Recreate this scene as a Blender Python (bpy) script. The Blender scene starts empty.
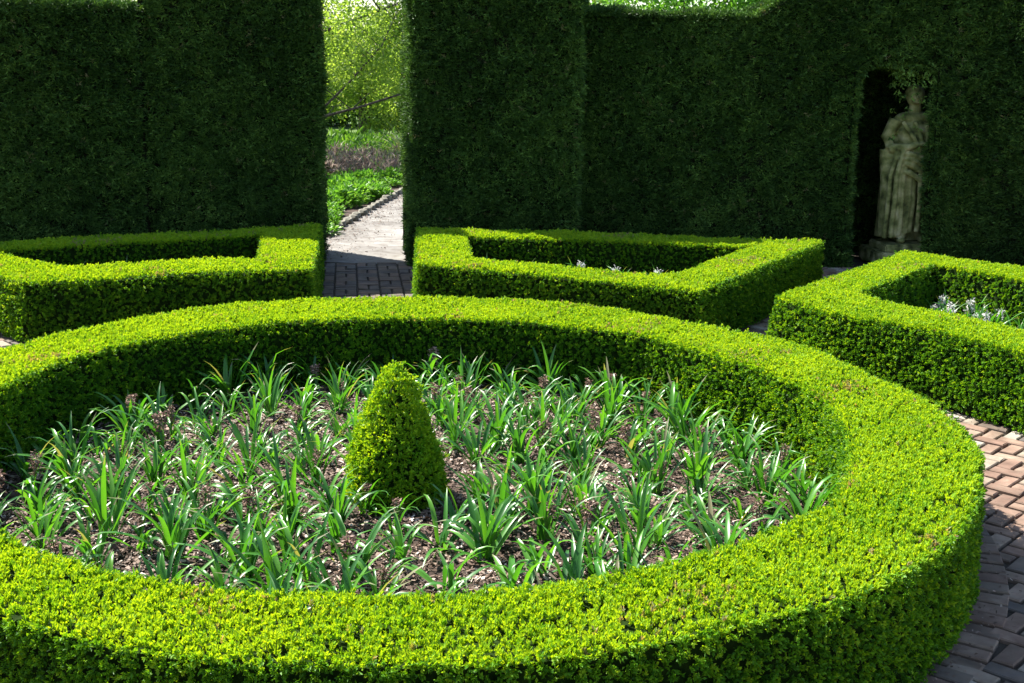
import bpy, bmesh, math, random
import numpy as np
from mathutils import Vector, Matrix
R = math.radians
scene = bpy.context.scene
col = scene.collection

# ------------------------------------------------------------------ camera, light, exposure
cam_d = bpy.data.cameras.new("camera"); cam = bpy.data.objects.new("camera", cam_d); col.objects.link(cam)
cam_d.sensor_width = 36; cam_d.lens = 36 * 1200 / 1024; cam_d.clip_end = 2000; cam_d.clip_start = .05
cam.matrix_world = Matrix.Translation((0, 0, 2.5)) @ Matrix.Rotation(math.pi / 2 - .2326, 4, 'X') @ Matrix.Rotation(.0175, 4, 'Z')
scene.camera = cam

SUN_AZ, SUN_EL = R(54), R(52)          # direction to the sun: behind the tall hedge, to the left
sdir = Vector((-math.sin(SUN_AZ) * math.cos(SUN_EL), math.cos(SUN_AZ) * math.cos(SUN_EL), math.sin(SUN_EL)))
w = bpy.data.worlds.new("World"); scene.world = w; w.use_nodes = True
nt = w.node_tree; nt.nodes.clear()
sky = nt.nodes.new('ShaderNodeTexSky'); sky.sky_type = 'NISHITA'; sky.sun_disc = False
sky.sun_elevation = SUN_EL; sky.sun_rotation = -SUN_AZ
bg = nt.nodes.new('ShaderNodeBackground'); bg.inputs[1].default_value = .088
out = nt.nodes.new('ShaderNodeOutputWorld')
nt.links.new(sky.outputs[0], bg.inputs[0]); nt.links.new(bg.outputs[0], out.inputs[0])
sl = bpy.data.lights.new("sun", 'SUN'); sl.energy = 5.0; sl.angle = R(.53); sl.color = (1, .955, .87)
so = bpy.data.objects.new("sun", sl); col.objects.link(so)
so.rotation_euler = sdir.to_track_quat('Z', 'Y').to_euler()
vs = scene.view_settings
vs.view_transform = 'Standard'; vs.look = 'None'; vs.exposure = 1.75; vs.gamma = 1
scene.cycles.max_bounces = 6; scene.cycles.transmission_bounces = 4; scene.cycles.diffuse_bounces = 3
scene.cycles.glossy_bounces = 2; scene.cycles.transparent_max_bounces = 4

# ------------------------------------------------------------------ materials
def new_mat(name):
    m = bpy.data.materials.new(name); m.use_nodes = True; n = m.node_tree; n.nodes.clear()
    return m, n
def ramp(n, stops):
    r = n.nodes.new('ShaderNodeValToRGB'); e = r.color_ramp.elements
    e[0].position, e[0].color = stops[0][0], (*stops[0][1], 1)
    e[1].position, e[1].color = stops[-1][0], (*stops[-1][1], 1)
    for p, c in stops[1:-1]:
        x = e.new(p); x.color = (*c, 1)
    return r
def leaf_mat(name, stops, trans=.35, rough=.42, spec=.4, tmul=(1.25, 1.3, .6)):
    m, n = new_mat(name); L = n.links
    a = n.nodes.new('ShaderNodeAttribute'); a.attribute_name = 'tone'
    r = ramp(n, stops); L.new(a.outputs['Fac'], r.inputs[0])
    p = n.nodes.new('ShaderNodeBsdfPrincipled'); p.inputs['Roughness'].default_value = rough
    p.inputs['Specular IOR Level'].default_value = spec
    L.new(r.outputs[0], p.inputs['Base Color'])
    t = n.nodes.new('ShaderNodeBsdfTranslucent')
    mx = n.nodes.new('ShaderNodeMixRGB'); mx.blend_type = 'MULTIPLY'; mx.inputs[0].default_value = 1
    L.new(r.outputs[0], mx.inputs[1]); mx.inputs[2].default_value = (*tmul, 1); L.new(mx.outputs[0], t.inputs[0])
    s = n.nodes.new('ShaderNodeMixShader'); s.inputs[0].default_value = trans
    L.new(p.outputs[0], s.inputs[1]); L.new(t.outputs[0], s.inputs[2])
    o = n.nodes.new('ShaderNodeOutputMaterial'); L.new(s.outputs[0], o.inputs[0])
    return m
def noise_mat(name, stops, scale=8, rough=.9, bump=.3, detail=6, dist=.02, tone=False, spec=.3, scale2=None):
    m, n = new_mat(name); L = n.links
    tc = n.nodes.new('ShaderNodeTexCoord')
    nz = n.nodes.new('ShaderNodeTexNoise'); nz.inputs['Scale'].default_value = scale; nz.inputs['Detail'].default_value = detail
    L.new(tc.outputs['Object'], nz.inputs['Vector'])
    fac = nz.outputs[0]
    if tone:
        a = n.nodes.new('ShaderNodeAttribute'); a.attribute_name = 'tone'
        ad = n.nodes.new('ShaderNodeMath'); ad.operation = 'MULTIPLY_ADD'; ad.inputs[1].default_value = .35
        L.new(nz.outputs[0], ad.inputs[0]); L.new(a.outputs['Fac'], ad.inputs[2])
        sb = n.nodes.new('ShaderNodeMath'); sb.operation = 'SUBTRACT'; sb.inputs[1].default_value = .175
        L.new(ad.outputs[0], sb.inputs[0]); fac = sb.outputs[0]
    r = ramp(n, stops); L.new(fac, r.inputs[0])
    cout = r.outputs[0]
    if scale2:
        n2 = n.nodes.new('ShaderNodeTexNoise'); n2.inputs['Scale'].default_value = scale2; n2.inputs['Detail'].default_value = 4
        L.new(tc.outputs['Object'], n2.inputs['Vector'])
        r2 = ramp(n, [(.3, (.45, .42, .4)), (.7, (1.15, 1.15, 1.15))]); L.new(n2.outputs[0], r2.inputs[0])
        mx = n.nodes.new('ShaderNodeMixRGB'); mx.blend_type = 'MULTIPLY'; mx.inputs[0].default_value = .8
        L.new(cout, mx.inputs[1]); L.new(r2.outputs[0], mx.inputs[2]); cout = mx.outputs[0]
    p = n.nodes.new('ShaderNodeBsdfPrincipled'); p.inputs['Roughness'].default_value = rough
    p.inputs['Specular IOR Level'].default_value = spec
    L.new(cout, p.inputs['Base Color'])
    b = n.nodes.new('ShaderNodeBump'); b.inputs['Strength'].default_value = bump; b.inputs['Distance'].default_value = dist
    L.new(nz.outputs[0], b.inputs['Height']); L.new(b.outputs[0], p.inputs['Normal'])
    o = n.nodes.new('ShaderNodeOutputMaterial'); L.new(p.outputs[0], o.inputs[0])
    return m

M_box = leaf_mat('box_leaf', [(0, (.014, .05, .005)), (.35, (.045, .15, .008)), (.6, (.105, .28, .012)), (.9, (.28, .46, .022)), (.93, (.20, .25, .10)), (1, (.29, .25, .19))], .45, .5, .22, (1.85, 1.38, .3))
M_core = noise_mat('box_core_shade', [(.3, (.005, .014, .002)), (.7, (.018, .035, .006))], 30, .95, .5, spec=.05)  # hull under the leaves; its dark colour paints the shade in the gaps
M_yew = leaf_mat('yew_leaf', [(0, (.010, .028, .006)), (.5, (.062, .135, .026)), (.9, (.17, .29, .055)), (.93, (.16, .15, .06)), (1, (.25, .22, .11))], .15, .5, .18)
M_yewcore = noise_mat('yew_core_shade', [(.3, (.004, .007, .003)), (.7, (.016, .018, .009))], 14, .95, .4, spec=.05)  # inner hull, coloured near black as painted shade between the sprays
M_strap = leaf_mat('strap_leaf', [(0, (.025, .10, .025)), (.5, (.055, .20, .022)), (.85, (.14, .33, .03)), (.9, (.17, .19, .07)), (1, (.26, .22, .15))], .38, .33, .5, (1.5, 1.5, .4))
M_dry = leaf_mat('dry_flower', [(0, (.10, .055, .045)), (.6, (.25, .16, .12)), (1, (.45, .33, .27))], .15, .8, .1, (1, 1, 1))
M_white = leaf_mat('white_petal', [(0, (.45, .45, .40)), (1, (.68, .68, .66))], .25, .5, .2, (1, 1, 1))
M_mulch = leaf_mat('bark_chip', [(0, (.035, .022, .015)), (.45, (.095, .058, .04)), (.8, (.25, .175, .135)), (1, (.55, .47, .41))], .0, .7, .3, (1, 1, 1))
M_soil = noise_mat('soil', [(.3, (.02, .013, .009)), (.7, (.075, .048, .035))], 14, .95, .8, 8, .03)
M_dirt = noise_mat('joint_dirt', [(.3, (.02, .018, .013)), (.6, (.055, .045, .032)), (.75, (.035, .05, .018))], 9, .95, .6)
M_brick = noise_mat('paving_brick', [(.0, (.10, .088, .078)), (.25, (.16, .12, .088)), (.45, (.19, .118, .085)), (.6, (.235, .165, .12)), (.8, (.27, .22, .165)), (1, (.32, .29, .235))], 22, .85, .5, 8, .006, tone=True, scale2=6)
M_conc = noise_mat('path_gravel', [(.25, (.13, .115, .095)), (.5, (.20, .188, .172)), (.75, (.25, .24, .22))], 7, .9, .5, 12, .01, scale2=1.4)
M_stone = noise_mat('edging_stone', [(.3, (.08, .075, .055)), (.7, (.27, .25, .20))], 9, .9, .8, 8)
M_statue = noise_mat('weathered_stone', [(.3, (.04, .048, .014)), (.45, (.15, .16, .05)), (.58, (.27, .26, .11)), (.75, (.42, .38, .22))], 9, .9, .9, 12, .015)
M_bark = noise_mat('bark', [(.3, (.035, .028, .02)), (.7, (.13, .105, .075))], 12, .9, .8, 6)
M_tree = leaf_mat('tree_leaf', [(0, (.09, .17, .03)), (.5, (.22, .33, .06)), (.9, (.38, .48, .12)), (1, (.52, .54, .24))], .6, .5, .3, (1.35, 1.35, .6))
M_shrub = leaf_mat('shrub_leaf', [(0, (.02, .055, .01)), (.5, (.06, .15, .02)), (1, (.17, .30, .04))], .35, .45, .3)
M_peren = leaf_mat('perennial_leaf', [(0, (.05, .14, .02)), (.5, (.11, .27, .03)), (1, (.24, .42, .06))], .4, .45, .35)
M_grassy = leaf_mat('tall_grass', [(0, (.16, .2, .08)), (.6, (.32, .36, .18)), (1, (.5, .52, .34))], .3, .5, .3)
M_plum = leaf_mat('plum_stem', [(0, (.14, .10, .07)), (.4, (.26, .18, .15)), (.7, (.38, .30, .24)), (1, (.2, .3, .08))], .25, .7, .2, (1, 1, 1))
M_lawn = noise_mat('rough_grass', [(.3, (.03, .06, .012)), (.7, (.10, .17, .03))], 5, .95, .5)

# ------------------------------------------------------------------ mesh helpers
def tag(o, label=None, cat=None, group=None, kind=None):
    if label: o['label'] = label
    if cat: o['category'] = cat
    if group: o['group'] = group
    if kind: o['kind'] = kind
    return o
def empty(name, loc=(0, 0, 0), rz=0):
    o = bpy.data.objects.new(name, None); col.objects.link(o); o.location = loc; o.rotation_euler = (0, 0, rz)
    o.empty_display_size = .2
    return o
def mesh_np(name, V, F, mats, mi=None, tone=None, smooth=False, parent=None, loc=None):
    """V (n,3), F (m,k) all polygons with k corners, or list of such arrays"""
    Fs = F if isinstance(F, list) else [F]
    me = bpy.data.meshes.new(name)
    V = np.asarray(V, np.float32)
    if parent is not None and parent.location.length > 0 and loc is None:
        pass
    me.vertices.add(len(V)); me.vertices.foreach_set('co', V.ravel())
    nl = sum(f.size for f in Fs); nf = sum(len(f) for f in Fs)
    me.loops.add(nl); me.polygons.add(nf)
    me.loops.foreach_set('vertex_index', np.concatenate([f.ravel() for f in Fs]).astype(np.int32))
    tot = np.concatenate([np.full(len(f), f.shape[1]) for f in Fs]).astype(np.int32)
    st = np.concatenate([[0], np.cumsum(tot)[:-1]]).astype(np.int32)
    me.polygons.foreach_set('loop_start', st)
    try: me.polygons.foreach_set('loop_total', tot)
    except Exception: pass
    for m in (mats if isinstance(mats, (list, tuple)) else [mats]): me.materials.append(m)
    if mi is not None: me.polygons.foreach_set('material_index', np.asarray(mi, np.int32))
    me.polygons.foreach_set('use_smooth', np.full(nf, smooth))
    if tone is not None:
        a = me.attributes.new('tone', 'FLOAT', 'FACE'); a.data.foreach_set('value', np.asarray(tone, np.float32))
    me.update(calc_edges=True); 
    o = bpy.data.objects.new(name, me); col.objects.link(o)
    if parent is not None: o.parent = parent
    return o
def nrm(a): return a / np.maximum(np.linalg.norm(a, axis=-1, keepdims=True), 1e-9)
def lump(P, s=1.0):
    x, y, z = P[:, 0] * s, P[:, 1] * s, P[:, 2] * s
    return (np.sin(2.1 * x + 1.3 * y + .7) + np.sin(-1.7 * x + 2.9 * y + 1.9 * z) + np.sin(4.3 * x - 3.1 * y + 2.7 * z + 2) * .7 + np.sin(6.9 * x + 5.7 * y - 7.3 * z) * .6 + np.sin(11.7 * x - 9.1 * y + 10.3 * z + 1) * .4) / 3.7
def leaves(P, N, k, L, W, spread, tone, rng, flat=0.0, stalk=.35, jit=.3):
    """k small folded leaves around each shoot; P,N (n,3); returns V,F,tone"""
    n = len(P)
    P = np.repeat(P, k, 0); N = np.repeat(N, k, 0); T = np.repeat(tone, k) + rng.normal(0, .05, n * k)
    r = nrm(rng.normal(size=(n * k, 3))); t = nrm(np.cross(N, r))
    if flat:
        t[:, 2] *= (1 - flat); t = nrm(t)
    ang = np.abs(rng.normal(spread, spread * .4, n * k))[:, None]
    d = nrm(N * np.cos(ang) + t * np.sin(ang))
    up = rng.normal(size=(n * k, 3))
    if flat: up = up * (1 - flat) + np.array([0, 0, 1.]) * flat * 1.5
    s = nrm(np.cross(d, up)); q = np.cross(s, d)
    sc = rng.uniform(.65, 1.3, n * k)[:, None]
    l, wd = L * sc, W * sc
    B = P + N * (rng.uniform(-.5, .5, n * k)[:, None] * stalk * L * 2) + rng.normal(0, jit * L, (n * k, 3))
    V = np.stack([B, B + d * l * .5 + s * wd * .5 + q * wd * .18, B + d * l - q * l * .1, B + d * l * .5 - s * wd * .5 + q * wd * .18], 1).reshape(-1, 3)
    F = np.arange(n * k * 4).reshape(-1, 4)
    return V, F, T
def sample_quads(Q, dens, rng):
    """Q (m,4,3) quads -> random points, uv and normals; dens (m,) points per m2"""
    a = np.linalg.norm(np.cross(Q[:, 2] - Q[:, 0], Q[:, 3] - Q[:, 1]), axis=1) / 2
    Nn = nrm(np.cross(Q[:, 2] - Q[:, 0], Q[:, 3] - Q[:, 1]))
    c = np.floor(a * dens + rng.random(len(a))).astype(int)
    i = np.repeat(np.arange(len(Q)), c)
    u, v = rng.random(len(i))[:, None], rng.random(len(i))[:, None]
    q = Q[i]
    P = (q[:, 0] * (1 - u) + q[:, 1] * u) * (1 - v) + (q[:, 3] * (1 - u) + q[:, 2] * u) * v
    return P, Nn[i], i, u[:, 0], v[:, 0]
class Parts:
    def __init__(s): s.V = []; s.F = []; s.T = []; s.M = []; s.n = 0
    def add(s, V, F, T, m):
        F = np.asarray(F); s.V.append(np.asarray(V, float)); s.F.append(F + s.n); s.n += len(V)
        s.T.append(np.broadcast_to(np.asarray(T, float), (len(F),))); s.M.append(np.full(len(F), m))
    def build(s, name, mats, parent=None, smooth=False):
        return mesh_np(name, np.concatenate(s.V), [f for f in s.F], mats, np.concatenate(s.M), np.concatenate(s.T), smooth, parent)
def quads_mesh(Q):
    return Q.reshape(-1, 3), np.arange(len(Q) * 4).reshape(-1, 4)
def tube(pts, rad, seg=8):
    pts = np.asarray(pts, float); n = len(pts)
    V = []
    for i in range(n):
        d = nrm((pts[min(i + 1, n - 1)] - pts[max(i - 1, 0)])[None])[0]
        a = np.array([0, 0, 1.]) if abs(d[2]) < .9 else np.array([1., 0, 0])
        s = nrm(np.cross(d, a)[None])[0]; t = np.cross(d, s)
        for k in range(seg):
            th = 2 * math.pi * k / seg; V.append(pts[i] + rad[i] * (s * math.cos(th) + t * math.sin(th)))
    F = [[i * seg + k, i * seg + (k + 1) % seg, (i + 1) * seg + (k + 1) % seg, (i + 1) * seg + k] for i in range(n - 1) for k in range(seg)]
    return np.array(V), np.array(F)

# ------------------------------------------------------------------ ground, soil, paving
def sheet(name, pts, z, mat, kind='structure'):
    V = np.array([[x, y, z] for x, y in pts]); F = np.arange(len(V))[None]
    o = mesh_np(name, V, F, mat); tag(o, kind=kind); return o
C0 = np.array([-.58, 6.59])          # centre of the round bed
sheet('ground', [(-400, -100), (400, -100), (400, 700), (-400, 700)], -.06, M_lawn)
sheet('garden_floor', [(-14, -4), (14, -4), (14, 17), (-14, 17)], -.022, M_dirt)

HB = .56
def frame(pts): return np.array(pts, float)
bedR_o = frame([(-1.12, 13.89), (3.46, 13.34), (1.63, 10.27), (1.13, 10.5), (.43, 10.83), (-.35, 11.17), (-.92, 11.40)])
bedR_i = frame([(-.53, 13.25), (2.62, 12.86), (1.55, 11.1), (1.1, 11.08), (.5, 11.34), (.0, 11.58), (-.42, 11.8)])
bedL_o = frame([(-2.26, 13.92), (-6.1, 11.75), (-4.2, 10.12), (-3.6, 10.32), (-3.1, 10.62), (-2.43, 10.88), (-1.87, 11.0)])
bedL_i = frame([(-2.78, 13.08), (-5.15, 11.7), (-4.12, 10.82), (-3.75, 10.97), (-3.4, 11.2), (-2.95, 11.42), (-2.47, 11.52)])
bedX_o = frame([(4.18, 12.71), (5.03, 11.68), (6.2, 9.9), (6.8, 7.2), (3.98, 7.2), (3.59, 8.18), (3.14, 8.85), (2.56, 9.45), (2.24, 10.01)])
bedX_i = frame([(4.22, 11.92), (4.62, 11.3), (5.65, 9.7), (6.2, 7.8), (4.35, 7.8), (4.12, 8.4), (3.7, 9.15), (3.2, 9.85), (2.98, 10.25)])
def inside(poly, P):
    x, y = P[:, 0], P[:, 1]; r = np.zeros(len(P), bool); n = len(poly)
    for i in range(n):
        x1, y1 = poly[i]; x2, y2 = poly[(i + 1) % n]
        if y1 == y2: continue
        r ^= ((y1 > y) != (y2 > y)) & (x < (x2 - x1) * (y - y1) / (y2 - y1) + x1)
    return r
rng = np.random.default_rng(7)
def brick_boxes(cx, cy, ang, lx, ly, z0, h, rng, gap=.010):
    """bricks with chamfered tops; arrays of centres, angles, sizes"""
    n = len(cx); a = ang + rng.normal(0, .02, n); c, s = np.cos(a), np.sin(a)
    tilt = rng.normal(0, .0016, (n, 4)); dz = rng.normal(0, .003, n)
    V = np.zeros((n, 12, 3)); sx = np.array([-1, 1, 1, -1]); sy = np.array([-1, -1, 1, 1])
    for lv, (ins, zz) in enumerate(((gap, -.03), (gap, h - .006), (gap + .006, h))):
        hx = (lx / 2 - ins)[:, None] * sx; hy = (ly / 2 - ins)[:, None] * sy
        wob = rng.normal(0, .0015, (n, 4)) if lv else 0
        hx = hx + wob
        V[:, lv * 4:lv * 4 + 4, 0] = cx[:, None] + hx * c[:, None] - hy * s[:, None]
        V[:, lv * 4:lv * 4 + 4, 1] = cy[:, None] + hx * s[:, None] + hy * c[:, None]
        V[:, lv * 4:lv * 4 + 4, 2] = z0 + zz + (dz[:, None] + tilt if lv else 0)
    f = []
    for lv in (0, 4):
        for k in range(4): f.append([lv + k, lv + (k + 1) % 4, lv + 4 + (k + 1) % 4, lv + 4 + k])
    f.append([8, 9, 10, 11])
    F = (np.array(f)[None] + (np.arange(n) * 12)[:, None, None]).reshape(-1, 4)
    return V.reshape(-1, 3), F, np.repeat(np.arange(n), 9)
def paving():
    P = Parts()
    # curved border course against the ring hedge
    r = 3.14; n = int(2 * math.pi * r / .125)
    for rr, off in ((3.14, 0),):
        t = (np.arange(n) + off) * 2 * math.pi / n
        V, F, ix = brick_boxes(C0[0] + rr * np.cos(t), C0[1] + rr * np.sin(t), t, np.full(n, .225), np.full(n, .124), -.022, .0275, rng)
        tn = rng.uniform(.1, .6, n); P.add(V, F, tn[ix], 0)
    # herringbone beyond
    Lb, Wb = .225, .1125; a0 = R(-43); ca, sa = math.cos(a0), math.sin(a0)
    cs = []
    for i in range(-90, 90):
        for j in range(-60, 60):
            # herringbone: (unit = Wb) horizontal at (i*1 + 4j..)
            x0 = i + 4 * j; y0 = i
            cs.append(((x0 + 1) * Wb, (y0 + .5) * Wb, 0)); cs.append(((x0 + 2.5) * Wb, (y0 + 0) * Wb, 1))
    cs = np.array(cs)
    X = C0[0] + 3 + cs[:, 0] * ca - cs[:, 1] * sa; Y = C0[1] + cs[:, 0] * sa + cs[:, 1] * ca
    Pt = np.c_[X, Y]; rad = np.hypot(X - C0[0], Y - C0[1])
    ax = np.array([-1.6, 14]) - C0; ax = ax / np.hypot(*ax)
    rel = Pt - C0; al = rel @ ax; ac = rel @ np.array([ax[1], -ax[0]])
    m = (rad > 3.19) & (rad < 9.6) & (Y > 1.5) & (Y < 15.0) & (X > -7.5) & (X < 7.5)
    m &= ~((al > 4.6) & (np.abs(ac) < .75))
    for b in (bedR_i, bedL_i, bedX_i): m &= ~inside(b, Pt)
    X, Y, o = X[m], Y[m], cs[m, 2]; n = len(X)
    V, F, ix = brick_boxes(X, Y, np.where(o == 0, a0, a0 + math.pi / 2), np.full(n, Lb), np.full(n, Wb), -.022, .022, rng)
    tn = np.clip(rng.beta(2, 2, n) * 1.1 - .02, 0, 1); P.add(V, F, tn[ix], 0)
    # columns of pavers running through the opening
    A, B = [], []
    for c in range(-3, 3):
        k = 0
        for r_ in np.arange(4.6, 8.15, .125):
            k += 1
            if (k // 2 + c) % 2 == 0: 
                A.append((r_, (c + .5) * .25, 0))
            else:
                if k % 2 == 0: A.append((r_ + .0625, (c + .25) * .25, 1)); A.append((r_ + .0625, (c + .75) * .25, 1))
    A = np.array(A)
    cen = C0 + A[:, :1] * ax + A[:, 1:2] * np.array([ax[1], -ax[0]])
    th = math.atan2(ax[1], ax[0])
    n = len(A); lx = np.where(A[:, 2] == 0, .125, .25); ly = np.where(A[:, 2] == 0, .25, .125)
    V, F, ix = brick_boxes(cen[:, 0], cen[:, 1], np.full(n, th), lx, ly, -.022, .022, rng)
    P.add(V, F, rng.uniform(0, .35, n)[ix], 0)
    o = P.build('brick_paving', [M_brick]); tag(o, kind='structure')
paving()
# soil discs
th = np.linspace(0, 2 * np.pi, 64, endpoint=False)
sheet('soil', [(C0[0] + 2.75 * math.cos(t), C0[1] + 2.75 * math.sin(t)) for t in th], .03, M_soil)
for b_o, b_i in ((bedR_o, bedR_i), (bedL_o, bedL_i), (bedX_o, bedX_i)):
    sheet('soil', [tuple(p) for p in (b_o + b_i) / 2], .06, M_soil)
def chips(n, sampler, rng):
    xy = sampler(n); n = len(xy)
    P = np.c_[xy, .034 + rng.random(n) ** 2 * .03]
    a = rng.uniform(0, 2 * np.pi, n); d = np.c_[np.cos(a), np.sin(a), rng.normal(0, .3, n)]; d = nrm(d)
    s = nrm(np.cross(d, np.c_[rng.normal(0, .45, n), rng.normal(0, .45, n), np.ones(n)])); q = np.cross(s, d)
    l = rng.gamma(3, .0075, n)[:, None]; wd = rng.gamma(4, .0028, n)[:, None]
    V = np.stack([P - d * l * .5 - s * wd * .5, P - d * l * .45 + s * wd * .5, P + d * l * .5 + s * wd * .35 + q * wd * .3, P + d * l * .5 - s * wd * .5 + q * wd * .2], 1).reshape(-1, 3)
    return V, np.arange(4 * n).reshape(-1, 4), np.clip(rng.beta(1.6, 1.7, n), 0, 1)
def disc(n):
    r = 2.55 * np.sqrt(rng.random(n)); t = rng.uniform(0, 2 * np.pi, n)
    return np.c_[C0[0] + r * np.cos(t), C0[1] + r * np.sin(t)]
V, F, T = chips(80000, disc, rng)
cl = lump(V.reshape(-1, 4, 3)[:, 0], 3.7); T = np.clip(T + .22 * cl, 0, 1); kp = (cl > -.35) | (rng.random(len(T)) < .45)
V = V.reshape(-1, 4, 3)[kp].reshape(-1, 3); T = T[kp]; F = np.arange(len(V)).reshape(-1, 4)
tag(mesh_np('bark_mulch', V, F, [M_mulch], tone=T), 'pale brown bark mulch scattered over the soil of the round bed', 'mulch', kind='stuff')

# ------------------------------------------------------------------ clipped box hedges
def box_hedge(name, O, I, label, cat, h=HB, dens=(2900, 2500, 2500), leaf=(.0175, .0095), seed=1, k=12, bat=.03):
    rng = np.random.default_rng(seed); n = len(O)
    # resample long edges so that the surface can undulate
    oo, ii = [], []
    for a in range(n):
        b = (a + 1) % n; m = max(1, int(np.hypot(*(O[b] - O[a])) / .3))
        for t in range(m): oo.append(O[a] + (O[b] - O[a]) * t / m); ii.append(I[a] + (I[b] - I[a]) * t / m)
    O, I = np.array(oo), np.array(ii); n = len(O); nx = np.roll(np.arange(n), -1)
    dd = nrm(I - O)
    def quads(ins, z0=.02):
        o, i = O + dd * ins, I - dd * ins; ob, ib = O - dd * bat + dd * ins, I + dd * bat - dd * ins; H = h - ins
        c = lambda a, z: np.c_[a, np.full(n, z)]
        ot, it, ol, il = c(o, H), c(i, H), c(ob, z0), c(ib, z0)
        top = np.stack([ot, ot[nx], it[nx], it], 1); so_ = np.stack([ot, ol, ol[nx], ot[nx]], 1); si = np.stack([it[nx], il[nx], il, it], 1)
        return top, so_, si
    P = Parts()
    T, SO, SI = quads(.045)
    for q in (T, SO, SI): P.add(*quads_mesh(q), 0, 1)
    T, SO, SI = quads(0.0)
    # orient: top up, sides away from the hedge body
    for q, d, kind in ((T, dens[0], 't'), (SO, dens[1], 'o'), (SI, dens[2], 'i')):
        p, nn, idx, u, v = sample_quads(q, np.full(len(q), d), rng)
        mid = ((O + I) / 2)[idx]
        if kind == 't': nn = nn * np.sign(nn[:, 2:3])
        else:
            outw = (O - I)[idx] * (1 if kind == 'o' else -1)
            s = np.sign((nn[:, :2] * outw).sum(1))[:, None]; nn = nn * s
        e = np.zeros(len(p))
        if kind == 't':
            wd = np.linalg.norm((O - I)[idx], axis=1); e = np.minimum(v, 1 - v) * wd
            outd = np.where(v < .5, 1, -1)[:, None] * nrm((O - I)[idx])
            wgt = np.clip(1 - e / .05, 0, 1)[:, None]
            nn = nrm(nn + np.c_[outd, np.zeros(len(p))] * wgt * .8); p[:, 2] -= (wgt[:, 0] ** 2) * .018
        lf = lump(p, 1.0)
        if kind == 't':
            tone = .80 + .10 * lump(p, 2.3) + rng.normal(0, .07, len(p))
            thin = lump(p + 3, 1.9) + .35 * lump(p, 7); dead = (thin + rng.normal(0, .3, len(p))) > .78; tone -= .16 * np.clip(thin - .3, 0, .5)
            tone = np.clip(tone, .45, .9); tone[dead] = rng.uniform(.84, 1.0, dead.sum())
            dep = rng.exponential(.008, len(p)); off = .018 * lf + .010 * lump(p, 5) + .004 * lump(p, 16) + rng.normal(0, .004, len(p)) - dep - .006 + np.where(rng.random(len(p)) < .05, rng.uniform(0, .022, len(p)), 0)
        else:
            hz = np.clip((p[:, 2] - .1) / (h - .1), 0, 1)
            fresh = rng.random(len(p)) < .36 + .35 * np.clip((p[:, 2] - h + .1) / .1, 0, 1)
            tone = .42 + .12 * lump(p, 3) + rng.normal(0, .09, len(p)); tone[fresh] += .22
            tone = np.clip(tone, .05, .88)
            gone = rng.random(len(p)) < .5 * np.clip(.12 - p[:, 2], 0, .12) / .12
            p, nn, tone, lf = p[~gone], nn[~gone], tone[~gone], lf[~gone]
            off = .014 * lf + .012 * lump(p, 5) + .008 * lump(p, 12) - rng.exponential(.010, len(p)) + np.where(rng.random(len(p)) < .04, rng.uniform(0, .02, len(p)), 0)
            nn = nrm(nn + np.array([0, 0, .3]))
        p = p + nn * off[:, None]
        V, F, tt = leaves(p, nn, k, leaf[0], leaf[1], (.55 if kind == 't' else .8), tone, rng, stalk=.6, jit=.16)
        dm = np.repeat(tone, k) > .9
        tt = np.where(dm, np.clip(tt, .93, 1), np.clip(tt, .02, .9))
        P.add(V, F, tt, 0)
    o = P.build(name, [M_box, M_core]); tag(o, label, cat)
    return o
ro = [(3, 3.07), (20, 3.0), (33, 3.12), (44, 3.07), (53, 3.04), (65, 3.12), (81, 3.19), (95, 3.17), (106, 3.2), (116, 3.17), (131, 3.13), (140, 3.08), (158, 3.06), (225, 2.99), (247, 2.95), (257, 3.02), (270, 3.01), (285, 3.03), (299, 3.02), (311, 3.07), (326, 3.07), (340, 3.05), (351, 3.07)]
ri = [(5, 2.45), (16, 2.42), (33, 2.35), (52, 2.44), (64, 2.39), (83, 2.38), (109, 2.36), (120, 2.44), (133, 2.43), (145, 2.47), (159, 2.48), (175, 2.44), (232, 2.49), (250, 2.51), (269, 2.49), (285, 2.49), (300, 2.47), (317, 2.48), (325, 2.5), (349, 2.42)]
td = np.arange(0, 360, 5.0)
def ringr(tab): 
    a = np.array([t for t, _ in tab]); r = np.array([r for _, r in tab]); return np.interp(td, a, r, period=360)
ct, st_ = np.cos(np.radians(td)), np.sin(np.radians(td))
RO, RI = ringr(ro), ringr(ri)
box_hedge('ring_hedge', np.c_[C0[0] + RO * ct, C0[1] + RO * st_], np.c_[C0[0] + RI * ct, C0[1] + RI * st_], 'large circular clipped box hedge enclosing the round flower bed', 'hedge', seed=3)
box_hedge('box_hedge', bedL_o, bedL_i, 'low box hedge frame left of the paved opening, partly in shade', 'hedge', dens=(2100, 1900, 1300), leaf=(.020, .0115), seed=4)
box_hedge('box_hedge', bedR_o, bedR_i, 'low box hedge frame right of the paved opening, below the tall hedge', 'hedge', dens=(2100, 1900, 1300), leaf=(.020, .0115), seed=5)
box_hedge('box_hedge', bedX_o, bedX_i, 'low box hedge frame at right edge, in front of the statue, with white flowers inside', 'hedge', dens=(2500, 2300, 1300), leaf=(.019, .011), seed=6, bat=.11)

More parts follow.
